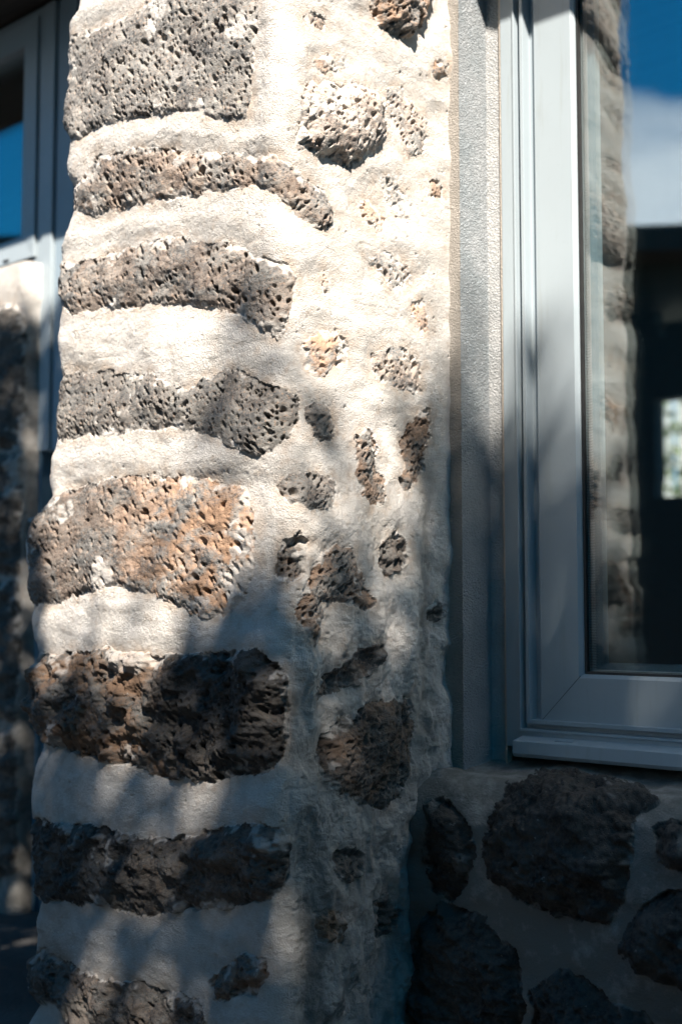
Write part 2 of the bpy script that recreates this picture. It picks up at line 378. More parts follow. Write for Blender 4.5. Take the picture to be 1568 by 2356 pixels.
    def out(name, m, label=None):
        f = F[m]
        if not len(f): return None
        u, inv = np.unique(f, return_inverse=True)
        o = np_mesh(name, V[u]-np.array(root.location), inv.reshape(f.shape), M_MAS, None, {'stone': sv[u], 'rust': rust[u], 'tone': tone[u], 'grime_shade': GR(Pf[u])*.6+gr[u]*.35+shade_dirt*sstep(.76, .68, Pf[u][:, 2])+LOWR(px[u], py[u]), 'near': near[u]})  # real grime plus shade painted into the mortar below the sunlit top
        o.parent = root
        if label: o['label'] = label
        return o
    out('mortar', fl < 0)
    for i, s in enumerate(stones): out('stone', fl == i, s.get('l'))
    return V.reshape(r, c, 3)
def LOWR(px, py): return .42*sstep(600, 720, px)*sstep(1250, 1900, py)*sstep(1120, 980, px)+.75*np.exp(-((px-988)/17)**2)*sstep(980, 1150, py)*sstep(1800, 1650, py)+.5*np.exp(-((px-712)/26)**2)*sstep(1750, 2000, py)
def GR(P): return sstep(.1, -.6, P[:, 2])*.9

def ST(p, prot=5, dome=5, pore=1., rust=.25, tone=1., chunk=1., edge=14, l=None, psc=1., run=None):
    return dict(p=p, psc=psc, run=run, prot=prot/1000, dome=dome/1000, pore=pore, rust=rust, tone=tone, chunk=chunk, edge=edge, l=l)

# ================================================================== stone pier
YF, XC, YB = 1.356, -1.36, 1.80
SIL = [(0,189),(45,185),(75,165),(125,159),(190,152),(250,149),(300,150),(320,168),(390,165),(440,175),(480,172),(500,165),(540,155),(580,140),(625,139),(680,142),(720,155),(785,147),(845,146),(915,137),(975,131),(1020,131),(1055,120),(1100,116),(1145,118),(1190,85),(1255,68),(1325,80),(1380,75),(1400,82),(1470,82),(1500,90),(1600,75),(1670,100),(1715,108),(1760,95),(1844,83),(1894,80),(2008,80),(2058,108),(2128,93),(2203,75),(2268,80),(2298,92),(2356,72)]
zs_ = []; xs_ = []
for y_, x_ in SIL:
    p_ = on_y(x_+5, y_, YF+.03); zs_.append(p_[2]); xs_.append(p_[0])
zs_ = np.array(zs_[::-1]); xs_ = np.array(xs_[::-1])
zrow = np.concatenate([np.arange(-.74, -.66, .006), np.arange(-.66, 1.12, .0017), np.arange(1.12, 1.345, .006)])
XL = np.interp(zrow, zs_, xs_)
RL, RC_ = .05, .042
def arc(cx, cy, r_, a0, a1, n):
    a = np.linspace(a0, a1, n); return np.stack([cx+r_*np.cos(a), cy+r_*np.sin(a)], -1), np.stack([np.cos(a), np.sin(a)], -1)
cols_P = []; cols_N = []
nz = len(zrow)
Pg = []; Ng = []
for j in range(1):
    pass
def seg(a, b, n, end=False):
    t = np.linspace(0, 1, n, endpoint=end)[:, None]; return a+(b-a)*t
# build columnwise for all rows at once (left edge depends on the row)
t = np.linspace(0, 1, 60, endpoint=False)
left = [np.stack([XL+.0*XL, np.full(nz, 1.84-(1.84-YF-RL)*q), zrow], -1) for q in t]; leftN = [np.tile([-1., 0, 0], (nz, 1)) for _ in t]
ta = np.linspace(math.pi, math.pi*1.5, 44, endpoint=False)
la = [np.stack([XL+RL+RL*math.cos(a), np.full(nz, YF+RL+RL*math.sin(a)), zrow], -1) for a in ta]; laN = [np.tile([math.cos(a), math.sin(a), 0], (nz, 1)) for a in ta]
tf = np.linspace(0, 1, 300, endpoint=False)
fr = [np.stack([(XL+RL)*(1-q)+(XC-RC_)*q, np.full(nz, YF), zrow], -1) for q in tf]; frN = [np.tile([0, -1., 0], (nz, 1)) for _ in tf]
tb = np.linspace(-math.pi/2, 0, 40, endpoint=False)
ca = [np.stack([np.full(nz, XC-RC_+RC_*math.cos(a)), np.full(nz, YF+RC_+RC_*math.sin(a)), zrow], -1) for a in tb]; caN = [np.tile([math.cos(a), math.sin(a), 0], (nz, 1)) for a in tb]
tr_ = np.linspace(0, 1, 235)
re = [np.stack([np.full(nz, XC), np.full(nz, YF+RC_+(YB-YF-RC_)*q), zrow], -1) for q in tr_]; reN = [np.tile([1., 0, 0], (nz, 1)) for _ in tr_]
Pg = np.stack(left+la+fr+ca+re, 1); Ng = np.stack(leftN+laN+frN+caN+reN, 1)
PX, PY = proj(Pg)
nl = len(left)
# the hidden left flank carries on the courses of the front: survey coordinates run back inward from the arris
dist = np.linspace((1.84-YF-RL), 0, nl)
for j in range(nl):
    PX[:, j] = PX[:, nl]+dist[j]*1500; PY[:, j] = PY[:, nl]
LABOK = (PY > -22) & (PY < 2380); LABOK[:, :nl-6] = False
PYm = np.where(PY < -20, -40-PY, PY); PYm = np.where(PYm > 2382, 4764-PYm, PYm)

pier = empty('stone_pier', (-1.6, 1.6, -.72), label='white mortared lava stone pier standing proud between the door and the window', cat='pier')
FRONT = [
 ST([(150,318),(146,250),(156,120),(170,82),(230,62),(300,32),(345,0),(350,-40),(590,-40),(586,60),(574,200),(560,272),(520,280),(465,258),(400,262),(330,264),(240,290),(190,320)], 4, 3, 1.05, .10, 0.85, .6, 10, 'large squared grey stone full of pores at the top of the pier', psc=0.6),
 ST([(228,360),(300,345),(390,342),(450,358),(520,348),(600,352),(645,362),(700,402),(750,440),(772,500),(757,528),(720,517),(680,482),(640,442),(570,424),(500,434),(440,447),(380,458),(300,472),(200,494),(160,484),(165,430),(210,392)], 4, 3, 1.0, .45, 0.85, .7, psc=1.2),
 ST([(130,602),(230,592),(330,556),(400,545),(440,550),(520,560),(600,590),(660,608),(683,640),(672,690),(657,742),(630,780),(600,757),(530,722),(450,702),(410,697),(330,702),(170,722),(135,690),(125,630)], 4, 4, 1.2, .35, 0.72, .9, psc=1.6),
 ST([(125,862),(230,852),(300,858),(360,862),(385,885),(440,898),(475,870),(520,848),(580,868),(660,893),(688,930),(682,980),(642,1022),(600,1047),(540,1032),(500,1004),(420,988),(330,992),(240,1002),(120,1012),(115,950)], 3, 4, 1.05, .12, 0.6, .7, psc=0.5),
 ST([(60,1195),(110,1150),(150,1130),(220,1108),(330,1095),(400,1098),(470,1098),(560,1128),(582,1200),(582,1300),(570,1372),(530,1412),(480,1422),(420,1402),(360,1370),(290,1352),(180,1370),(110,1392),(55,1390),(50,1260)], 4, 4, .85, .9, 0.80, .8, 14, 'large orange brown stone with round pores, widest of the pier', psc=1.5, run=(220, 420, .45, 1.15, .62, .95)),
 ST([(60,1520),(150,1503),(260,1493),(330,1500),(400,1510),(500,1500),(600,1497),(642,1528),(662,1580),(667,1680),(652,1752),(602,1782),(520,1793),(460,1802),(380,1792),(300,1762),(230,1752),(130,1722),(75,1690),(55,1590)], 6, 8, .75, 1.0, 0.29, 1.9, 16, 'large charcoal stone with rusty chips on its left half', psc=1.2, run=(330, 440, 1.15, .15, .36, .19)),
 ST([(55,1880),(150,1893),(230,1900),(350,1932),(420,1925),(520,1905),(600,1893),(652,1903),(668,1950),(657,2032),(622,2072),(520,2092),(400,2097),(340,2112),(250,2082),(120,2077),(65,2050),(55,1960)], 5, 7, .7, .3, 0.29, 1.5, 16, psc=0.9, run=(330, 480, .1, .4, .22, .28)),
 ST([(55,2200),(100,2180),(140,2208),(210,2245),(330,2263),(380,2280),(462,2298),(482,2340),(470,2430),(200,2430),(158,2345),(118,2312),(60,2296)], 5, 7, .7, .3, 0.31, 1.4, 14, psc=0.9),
 ST([(480,2262),(530,2215),(560,2192),(617,2198),(624,2240),(594,2288),(540,2300),(500,2305)], 3, 4, .8, .8, 0.42, 1.2, 14, psc=1),
]
REV = [
 ST([(845,-40),(848,30),(870,62),(905,90),(932,87),(962,60),(987,20),(994,-40)], 18, 8, 1.1, 1.0, .80, 1.2, 16, 'rusty orange knobbly stone jutting out at the top edge'),
 ST([(690,200),(740,186),(830,198),(872,214),(888,246),(882,300),(862,352),(832,367),(792,384),(740,357),(683,336),(689,290)], 12, 7, 1.0, .3, 1.35, .8, 20, 'pale squarish stone jutting out over its own shadow'),
 ST([(888,203),(922,198),(952,240),(977,270),(983,310),(962,352),(936,372),(925,330),(905,280),(893,240)], 2, 2, 1.0, .3, 1.35, .8),
 ST([(868,413),(905,408),(927,450),(938,492),(915,502),(890,460)], 2, 2, .8, .2, 1.3, .7),
 ST([(823,470),(850,458),(877,490),(892,527),(860,533),(833,512)], 2, 2, .9, .6, 1.25, .7),
 ST([(978,414),(1006,410),(1018,440),(1000,463),(983,457)], 2, 2, .8, .7, 1.0, .7),
 ST([(988,155),(1008,138),(1027,148),(1022,182),(1000,190),(988,175)], 8, 4, .8, 1.3, 1.0, .8),
 ST([(722,140),(760,128),(793,140),(792,160),(750,167),(723,157)], 1, 1, 1.0, .6, 1.2, .7),
 ST([(698,38),(737,28),(753,50),(747,72),(710,62)], 1, 1, .9, .5, 1.2, .7),
 ST([(838,590),(880,578),(922,600),(943,640),(927,672),(895,662),(860,622)], 1, 1, .8, .35, 1.4, .5),
 ST([(728,630),(750,620),(767,660),(761,678),(741,667)], 1, 1, .8, .5, 1.3, .6),
 ST([(945,700),(965,690),(985,725),(990,765),(970,770),(950,740)], 1, 1, .8, .8, 1.3, .6),
 ST([(706,790),(730,768),(770,765),(794,790),(792,830),(762,852),(730,872),(708,847)], 2, 3, 1.0, 1.0, 1.05, .7, 14, 'small peach coloured stone'),
 ST([(857,815),(890,796),(942,806),(964,850),(960,902),(920,895),(880,882),(855,852)], 2, 3, 1.0, .4, 1.15, .8),
 ST([(703,935),(735,922),(762,950),(770,1000),(756,1018),(725,1008),(698,975)], 3, 3, 1.2, .2, .7, .9),
 ST([(810,1010),(835,978),(862,1010),(867,1070),(883,1110),(880,1157),(850,1165),(823,1132),(812,1070)], 3, 3, 1.2, .8, .65, 1.0),
 ST([(932,1030),(958,950),(987,943),(991,1000),(988,1060),(967,1112),(940,1128),(922,1100),(937,1070)], 3, 3, 1.1, .9, .55, 1.0),
 ST([(637,1120),(670,1090),(720,1083),(767,1103),(778,1135),(752,1167),(710,1175),(657,1152)], 2, 3, 1.0, .2, .75, .8),
 ST([(636,1280),(650,1238),(680,1230),(703,1255),(693,1300),(682,1332),(655,1343),(627,1322)], -8, -3, .9, .8, .45, 1.3, 20),
 ST([(700,1340),(720,1290),(768,1250),(800,1256),(817,1310),(848,1380),(838,1402),(780,1392),(742,1384),(738,1430),(738,1470),(715,1488),(690,1452),(673,1410),(690,1370)], 3, 3, 1.0, .9, .65, 1.1, 14, 'hook shaped brown stone'),
 ST([(877,1270),(893,1233),(920,1220),(948,1250),(948,1290),(917,1317),(885,1323),(868,1297)], -3, 3, 1.0, .3, .45, 1.2),
 ST([(998,1395),(1013,1378),(1032,1388),(1033,1420),(1016,1435),(999,1427)], -3, 1, .8, .1, .3, 1.2),
 ST([(723,1580),(758,1558),(810,1498),(850,1478),(875,1490),(862,1532),(830,1573),(780,1597),(733,1613)], -3, 3, 1.1, .6, .5, 1.2),
 ST([(743,1700),(790,1650),(850,1618),(932,1597),(958,1620),(962,1680),(947,1762),(917,1832),(880,1863),(820,1842),(768,1827),(748,1790),(735,1750)], 4, 4, .9, .8, .34, 1.1, 14, 'dark rusty brown squarish stone low on the window side'),
 ST([(750,1965),(778,1943),(822,1953),(848,1975),(842,2012),(800,2023),(762,2007)], -6, 2, .9, .5, .35, 1.2),
 ST([(715,2100),(758,2086),(792,2130),(772,2168),(732,2163)], 2, 3, .8, 1.2, .45, 1.2),
 ST([(868,2070),(905,2058),(928,2110),(902,2152),(858,2163)], 2, 3, .8, .5, .35, 1.2),
]
def bulges(px, py, P):
    h = np.zeros(len(P), np.float32)
    def blob(cx, cy, rx, ry, a): 
        return a*np.exp(-(((px-cx)/rx)**2+((py-cy)/ry)**2))
    # hollow running down behind the corner, folds of plaster beside the window, soft swells
    h += blob(625, 1250, 45, 260, -.012)+blob(690, 2000, 40, 300, -.010)+blob(1000, 1280, 22, 170, -.012)+blob(990, 1560, 20, 200, -.012)
    h += blob(560, 1110, 90, 40, -.008)+blob(760, 1700, 25, 200, -.004)+blob(880, 2150, 30, 250, -.012)+blob(810, 2050, 35, 160, .010)
    h += blob(900, 980, 60, 50, -.006)+blob(800, 1220, 40, 60, .008)+blob(920, 1450, 60, 120, .008)+blob(700, 820, 50, 120, -.007)
    h += blob(960, 2000, 18, 260, -.012)+blob(935, 2200, 18, 160, .010)
    k_ = sstep(900, 1600, py)*sstep(590, 720, px); h += k_*(.008*vnoise(P*np.array([26, 26, 7]), 130)+.005*vnoise(P*np.array([42, 42, 30]), 131)+.0035*vnoise(P*np.array([95, 95, 45]), 132)+.0016*vnoise(P*200, 133))
    return h
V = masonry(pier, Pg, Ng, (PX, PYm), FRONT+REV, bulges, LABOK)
# flat mortar cap and solid body behind the shell
MB().box(-1.86, -1.39, 1.39, 1.83, -.72, 1.335).build('core', M_SMOOTH, pier)

# ================================================================== low stone wall under the window
ap = empty('stone_wall', (-.8, 1.75, -.72), label='low dark lava stone wall under the pale window sill', cat='wall')
YA = 1.655
xw = np.concatenate([np.arange(-1.375, -.80, .0019), np.arange(-.80, .4, .012)])
prof = []   # (y, z, ny, nz)
ZT = -.262
for y in np.arange(1.93, 1.735, -.0022): prof.append((y, ZT+.10*(y-1.735), -.1, 1))
rr_ = YA+.08
for a in np.linspace(0, math.pi/2, 66)[1:]: prof.append((1.735-.08*math.sin(a), ZT-.08+.08*math.cos(a), -math.sin(a), math.cos(a)))
for z in np.concatenate([np.arange(ZT-.08, -.66, -.0019)[1:], [-.69, -.74]]): prof.append((YA, z, -1, 0))
pr = np.array(prof); n_ = np.hypot(pr[:, 2], pr[:, 3]); pr[:, 2] /= n_; pr[:, 3] /= n_
Pa = np.zeros((len(pr), len(xw), 3)); Na = np.zeros_like(Pa)
Pa[..., 0] = xw[None]; Pa[..., 1] = pr[:, 0][:, None]; Pa[..., 2] = pr[:, 1][:, None]; Na[..., 1] = pr[:, 2][:, None]; Na[..., 2] = pr[:, 3][:, None]
ax, ay = proj(Pa); ok = (ax < 1620) & (ay < 2400)
axm = np.where(ax > 1640, 3280-ax, ax); aym = np.where(ay > 2400, 4800-ay, ay)
APR = [
 ST([(1105,1960),(1122,1850),(1165,1802),(1260,1774),(1400,1790),(1485,1813),(1515,1850),(1462,1877),(1458,1960),(1442,2062),(1402,2118),(1300,2120),(1200,2072),(1125,2022)], 12, 12, .6, .25, 0.18, 1.6, 30, 'largest dark rounded stone, right under the sill'),
 ST([(1497,1905),(1530,1878),(1600,1875),(1640,1990),(1560,2014),(1507,1982)], 14, 10, .6, .1, 0.21, 1.4, 30),
 ST([(1432,2145),(1478,2088),(1530,2048),(1600,2045),(1650,2060),(1650,2320),(1560,2264),(1480,2234),(1430,2192)], 16, 14, .6, .1, 0.19, 1.4, 30),
 ST([(985,1850),(1030,1838),(1077,1890),(1092,1960),(1072,2042),(1030,2084),(985,2042),(972,1960)], 8, 8, .5, .3, 0.17, 1.3, 24),
 ST([(955,2130),(1010,2080),(1082,2088),(1152,2140),(1193,2200),(1213,2300),(1185,2420),(945,2420),(938,2250)], 14, 14, .6, .2, 0.19, 1.6, 28),
 ST([(1227,2272),(1288,2228),(1352,2248),(1402,2300),(1482,2330),(1560,2420),(1235,2420)], 14, 12, .6, .1, 0.19, 1.5, 28),
]
masonry(ap, Pa, Na, (axm, aym), APR, None, ok, mortar_amp=1.2, shade_dirt=.85)  # dirt and deepened shade together in the mortar colour

# ================================================================== plaster jamb beside the window
jamb = empty('plaster_jamb', (-1.33, 1.8, -.26), label='rough blue grey plaster jamb strip between the pier and the window', cat='plaster jamb')
def strip(name, pts, mat, nrm, amp, z0=-.275, z1=1.55, dz=.003):
    """thin plaster face following a plan line, with its own grain, closed at the back by the wall"""
    zz = np.arange(z0, z1, dz); pts = np.array(pts, float); L = np.concatenate([[0], np.cumsum(np.hypot(*np.diff(pts, axis=0).T))])
    s_ = np.linspace(0, L[-1], max(3, int(L[-1]/.0026)+1)); xx = np.interp(s_, L, pts[:, 0]); yy = np.interp(s_, L, pts[:, 1])
    P = np.zeros((len(zz), len(s_), 3)); P[..., 0] = xx; P[..., 1] = yy; P[..., 2] = zz[:, None]
    Pf = P.reshape(-1, 3); h = amp*(vnoise(Pf*170, 201)*.6+vnoise(Pf*330, 202)*.5+1.2*vnoise(Pf*np.array([12, 12, 5]), 203))
    Vv = Pf+np.array(nrm)*h[:, None]
    idg = np.arange(P.shape[0]*P.shape[1]).reshape(P.shape[:2]); F = np.stack([idg[:-1, :-1], idg[:-1, 1:], idg[1:, 1:], idg[1:, :-1]], -1).reshape(-1, 4)
    return np_mesh(name, Vv-np.array(jamb.location), F, mat, None)
X1 = X(1060, 900, 1.76); X3 = X(1158, 900, 1.842)
y2 = float(on_x(1123, 900, X1)[1])
for o in (strip('rebate', [(XC-.03, 1.76), (X1, 1.7605)], M_TAN, (0, -1, 0), .0006),
          strip('render_coat', [(X1, 1.7595), (X1+.002, y2)], M_BAND, (1, 0, 0), .0012),
          strip('smooth_margin', [(X1+.0015, y2-.001), (X3, 1.845)], M_SMOOTH, (.5, -.86, 0), .0005)): o.parent = jamb
o = MB().box(XC-.2, X1-.004, 1.764, 1.95, -.275, 1.55).build('backing', M_SMOOTH, jamb)
MB().extr_z(-.262, 1.55, [(X3-.002, 1.839), (X3+.004, 1.837), (X3+.005, 1.85), (X3-.002, 1.85)]).build('sealant_bead', M_BEAD, jamb, bevel=.001)

# ================================================================== window on the right
win = empty('window', (-.7, 1.84, -.24), label='tall pale grey framed window reflecting the pier and deep blue sky', cat='window')
FX0 = X3+.004; FZ0 = Z(1185, 1700, 1.84)-.012; FX1 = .30; FZ1 = 1.55
yF = 1.836
MB().ring(FX0, FX1, FZ0, FZ1, [(0, yF), (.0255, yF), (.0265, yF-.003), (.030, yF-.003), (.031, yF+.012), (.0385, yF+.012), (.039, yF+.001), (.0455, yF+.001), (.0465, yF+.022), (.078, yF+.022), (.078, yF+.09), (0, yF+.09)]).build('outer_frame', M_FRAME, win, bevel=.0006)
SX0 = X(1234, 900, 1.8500); SZ0 = Z(1242, 1662, 1.8500); GX0 = X(1333, 900, 1.8500); GZ0 = Z(1341, 1556, 1.8500)
sw = ((GX0-SX0)+(GZ0-SZ0))/2
sash = MB().ring(SX0, FX1-.06, SZ0, FZ1-.06, [(0, 1.8520), (.003, 1.8490), (sw-.006, 1.8490), (sw-.0005, 1.8540), (sw, 1.8560), (sw, 1.8680), (sw+.001, 1.9180), (.01, 1.9180), (0, 1.8860)]).build('sash', M_FRAME, win)
# hairline of the mitre joint
d0 = (SX0+.003, SZ0+.003); d1 = (SX0+sw-.003, SZ0+sw-.003)
MB().add([(d0[0], 1.8487, d0[1]+.0006), (d0[0]+.0006, 1.8487, d0[1]), (d1[0]+.0006, 1.8487, d1[1]), (d1[0], 1.8487, d1[1]+.0006), (d0[0], 1.8497, d0[1]+.0006), (d0[0]+.0006, 1.8497, d0[1]), (d1[0]+.0006, 1.8497, d1[1]), (d1[0], 1.8497, d1[1]+.0006)],
         [(0, 1, 2, 3), (4, 5, 6, 7), (0, 1, 5, 4), (1, 2, 6, 5), (2, 3, 7, 6), (3, 0, 4, 7)]).build('mitre_joint', M_GASK, sash)
GXa, GXb, GZa, GZb = SX0+sw, FX1-.06-sw, SZ0+sw, FZ1-.06-sw
MB().ring(GXa-.002, GXb+.002, GZa-.002, GZb+.002, [(0, 1.8575), (.006, 1.8585), (.0065, 1.8655), (0, 1.8655)]).build('gasket', M_GASK, sash)
MB().ring(GXa-.001, GXb+.001, GZa-.001, GZb+.001, [(.0, 1.8715), (.0075, 1.8715), (.008, 1.8825), (.0, 1.8825)]).build('spacer_bar', M_ALU, sash)
MB().box(GXa-.004, GXb+.004, 1.8660, 1.8700, GZa-.004, GZb+.004).build('pane', M_GLASS, sash)
MB().box(GXa-.004, GXb+.004, 1.8840, 1.8880, GZa-.004, GZb+.004).build('pane', M_GLASS, sash)
MB().ring(GXa-.001, GXb+.001, GZa-.001, GZb+.001, [(.0, 1.8890), (.017, 1.8910), (.019, 1.9030), (.0, 1.9030)]).build('inner_bead', M_FRAME2, sash)
# projecting aluminium sill with drainage slot
zA = Z(1188, 1690, 1.84)
sill = MB().extr_x(X(1180, 1700, 1.81), FX1, [(1.875, zA+.003), (1.838, zA+.002), (1.836, zA-.001), (1.812, zA-.006), (1.808, zA-.007), (1.806, zA-.027), (1.810, zA-.033), (1.828, zA-.034), (1.875, zA-.032)]).build('sill', M_FRAME, win, bevel=.0012)
sx = X(1278, 1705, 1.822); sx2 = X(1318, 1710, 1.822)
MB().box(sx, sx2, 1.817, 1.826, zA-.0052, zA-.0030).build('drain_slot', M_FRAME2, sill, bevel=.001)

# ================================================================== far bay: window, door and low wall
yL = 1.875
lw = empty('window', (-3.2, yL, .8), label='blurred pale window beyond the pier, above the far low wall', cat='window')
LX1 = X(97, 560, yL); lzb = Z(40, 618, yL)
gx = X(52, 500, yL); gzb = Z(48, 556, yL); gzt = Z(50, 45, yL)
LX0 = -4.6; LZ1 = 1.55
MB().ring(LX0, LX1, lzb-.01, LZ1, [(0, yL), (.022, yL), (.024, yL+.008), (.05, yL+.008), (.05, yL+.09), (0, yL+.09)]).build('outer_frame', M_FRAME, lw, bevel=.0008)
wL = LX1-.026-gx
ls = MB().ring(LX0+.026, LX1-.026, lzb+.016, LZ1-.02, [(0, yL-.008), (wL, yL-.004), (wL, yL+.06), (0, yL+.06)]).build('sash', M_FRAME, lw, bevel=.001)
MB().box(LX0+.1, gx+.004, yL+.02, yL+.024, lzb+.05, LZ1-.06).build('pane', M_GLASS, ls)
MB().box(LX0+.1, gx+.004, yL+.036, yL+.040, lzb+.05, LZ1-.06).build('pane', M_GLASS, ls)
hh = on_y(13, 600, yL-.009)
MB().box(hh[0]-.012, hh[0]+.012, yL-.0095, yL-.0082, hh[2]-.003, hh[2]+.003).build('drain_slot', M_GASK, lw)

dr = empty('door', (-2.3, yL, -.72), label='tall blurred blue grey glazed door frame half hidden behind the pier', cat='door')
jx0 = X(70, 1190, yL); jx1 = X(93, 1190, yL); px1 = X(164, 500, yL)
MB().box(LX1+.001, jx1+.03, yL-.004, yL+.07, Z(93, 1040, yL)+.002, 1.55).build('jamb', M_FRAME, dr, bevel=.002)
MB().box(jx0-.02, jx1, yL, yL+.075, -.72, lzb-.012).build('jamb', M_DOORP, dr, bevel=.002)
zp = Z(100, 1040, yL)
MB().box(jx1+.032, px1, yL+.006, yL+.06, zp, 1.55).build('panel', M_FRAME2, dr, bevel=.003)
MB().box(px1, X(190, 500, yL)+.6, yL+.012, yL+.05, Z(170, 45, yL), 1.55).build('head_rail', M_FRAME2, dr)
MB().box(px1-.001, -1.86, yL+.03, yL+.034, -.10, Z(170, 45, yL)).build('pane', M_GLASS, dr)
zt_ = Z(80, 1192, yL-.02)
MB().box(jx1+.001, px1-.002, yL+.028, yL+.032, zt_, zp-.001).build('pane', M_GLASS, dr)
MB().box(X(64, 1190, yL-.03), -1.9, yL-.03, yL+.02, zt_-.010, zt_).build('middle_rail', M_FRAME, dr, bevel=.002)
MB().box(jx1+.001, -1.86, yL+.015, yL+.06, -.72, zt_-.0105).build('kick_panel', M_DOORP, dr, bevel=.002)

fw_ = empty('stone_wall', (-3.2, 1.85, -.72), label='blurred dark stone wall at the far left under the second window', cat='wall')
YQ = 1.83; XE = X(50, 1200, YQ)
zq = np.arange(-.72, lzb-.006, .006)
cp = []; cn_ = []
for x_ in np.arange(-4.6, XE-.02, .006): cp.append((x_, YQ)); cn_.append((0, -1))
for a in np.linspace(-math.pi/2, 0, 8): cp.append((XE-.02+.02*math.cos(a), YQ+.02+.02*math.sin(a))); cn_.append((math.cos(a), math.sin(a)))
for y in np.linspace(YQ+.02, 1.94, 22)[1:]: cp.append((XE, y)); cn_.append((1, 0))
cp = np.array(cp); cn_ = np.array(cn_)
Pq = np.zeros((len(zq), len(cp), 3)); Nq = np.zeros_like(Pq); Pq[..., :2] = cp; Pq[..., 2] = zq[:, None]; Nq[..., :2] = cn_
qx, qy = proj(Pq); okq = (qx > -20); qxm = np.where(qx < -30, -60-qx, qx)
LW = [ST([(-60,705),(30,700),(56,735),(62,800),(56,900),(48,1030),(-60,1040)], 14, 10, .6, .1, .3, 1.3, 20),
      ST([(-60,1045),(46,1040),(54,1120),(50,1210),(46,1320),(-60,1330)], 12, 10, .6, .1, .3, 1.3, 20),
      ST([(-60,1340),(40,1335),(48,1420),(46,1560),(38,1655),(-60,1665)], 12, 10, .6, .1, .3, 1.3, 20),
      ST([(-60,1680),(32,1675),(40,1760),(38,1900),(40,2000),(-60,2060)], 12, 10, .6, .1, .3, 1.3, 20),
      ST([(46,1155),(54,1145),(58,1180),(52,1205)], 2, 1, .6, .1, .4, 1, 8),
      ST([(48,928),(60,935),(58,975),(52,980)], 2, 1, .6, .1, .4, 1, 8),
      ST([(40,1820),(52,1812),(54,1860),(44,1880)], 2, 1, .6, .1, .4, 1, 8)]
masonry(fw_, Pq, Nq, (qxm, qy), LW, None, okq, fine=.5, warp=.7, shade_dirt=.8)  # shade under the sunlit top of this wall is put into the mortar colour

# ================================================================== roof slab, room behind the glass
rf = empty('roof', (-1.6, 1.6, 1.44), label='dark timber soffit and roof edge above the windows', cat='roof')
MB().box(-6, -1.62, 1.506, 6.3, 1.56, 1.74).build('soffit', M_TIMB, rf)
MB().box(-6, -1.62, 1.4865, 1.505, 1.56, 1.78).build('fascia', M_TIMB, rf)
MB().box(-1.619, 1.2, 1.53, 6.3, 1.56, 1.74).build('soffit', M_TIMB, rf)
MB().box(-1.619, 1.2, 1.512, 1.529, 1.56, 1.78).build('fascia', M_TIMB, rf)
def wall_with_holes(mb, x0, x1, z0, z1, y0, y1, holes):
    xs = sorted({x0, x1, *[h[0] for h in holes], *[h[1] for h in holes]}); zs = sorted({z0, z1, *[h[2] for h in holes], *[h[3] for h in holes]})
    for a, b in zip(xs[:-1], xs[1:]):
        for c, d in zip(zs[:-1], zs[1:]):
            if not any(h[0] <= (a+b)/2 <= h[1] and h[2] <= (c+d)/2 <= h[3] for h in holes): mb.box(a, b, y0, y1, c, d)
room = MB()
yR = 6.0
def H(pxa, pya, pxb, pyb):
    a = on_y(pxa, pya, yR); b = on_y(pxb, pyb, yR); return (float(a[0]), float(b[0]), float(b[2]), float(a[2]))
holes = [H(1504, 920, 1620, 1098), H(1504, 1106, 1620, 1138), H(1502, 704, 1600, 730), H(1366, 860, 1392, 1150), H(1512, 752, 1530, 772)]
wall_with_holes(room, -7, 1.2, -.72, 1.56, yR, yR+.1, holes)
room.box(-6.1, -6, 1.95, 6.1, -.72, 1.56).box(1.1, 1.2, 1.95, 6.1, -.72, 1.56)
room.box(-5.99, 1.09, 1.98, 5.99, -.74, -.716)
room.build('room_shell', M_INT); tag(bpy.data.objects['room_shell'], kind='structure')
# white boarded fence and shrubs in the garden behind the house, seen through both sides of the room
fe = empty('garden_fence', (-5, 9, -.72), label='bright white boarded fence glimpsed through the dark room', cat='fence')
for i in range(26):
    x_ = -8+i*.2; MB().box(x_, x_+.17, 9, 9.03, -.72, 2.3+.05*math.sin(i*2.1)).build('board', M_WFENCE, fe)
MB().box(-8, -2.8, 9.031, 9.06, .3, .38).build('rail', M_WFENCE, fe)
def leaves(name, pts, size, mat, parent, seed=1):
    rg = np.random.RandomState(seed); n = len(pts); d = rg.normal(size=(n, 3)); d /= np.linalg.norm(d, axis=1)[:, None]
    e = np.cross(d, rg.normal(size=(n, 3))); e /= np.linalg.norm(e, axis=1)[:, None]; f = np.cross(d, e); sz = size*(.65+.7*rg.rand(n))[:, None]
    Vv = np.stack([pts-d*sz*.5, pts-d*sz*.1+e*sz*.28+f*sz*.06, pts+d*sz*.3+e*sz*.2, pts+d*sz*.5, pts+d*sz*.3-e*sz*.2, pts-d*sz*.1-e*sz*.28+f*sz*.06], 1).reshape(-1, 3)
    F = np.arange(n*6).reshape(n, 6)
    o = np_mesh(name, Vv-(np.array(parent.location) if parent else 0), F, mat, None, smooth=False)
    if parent: o.parent = parent
    return o
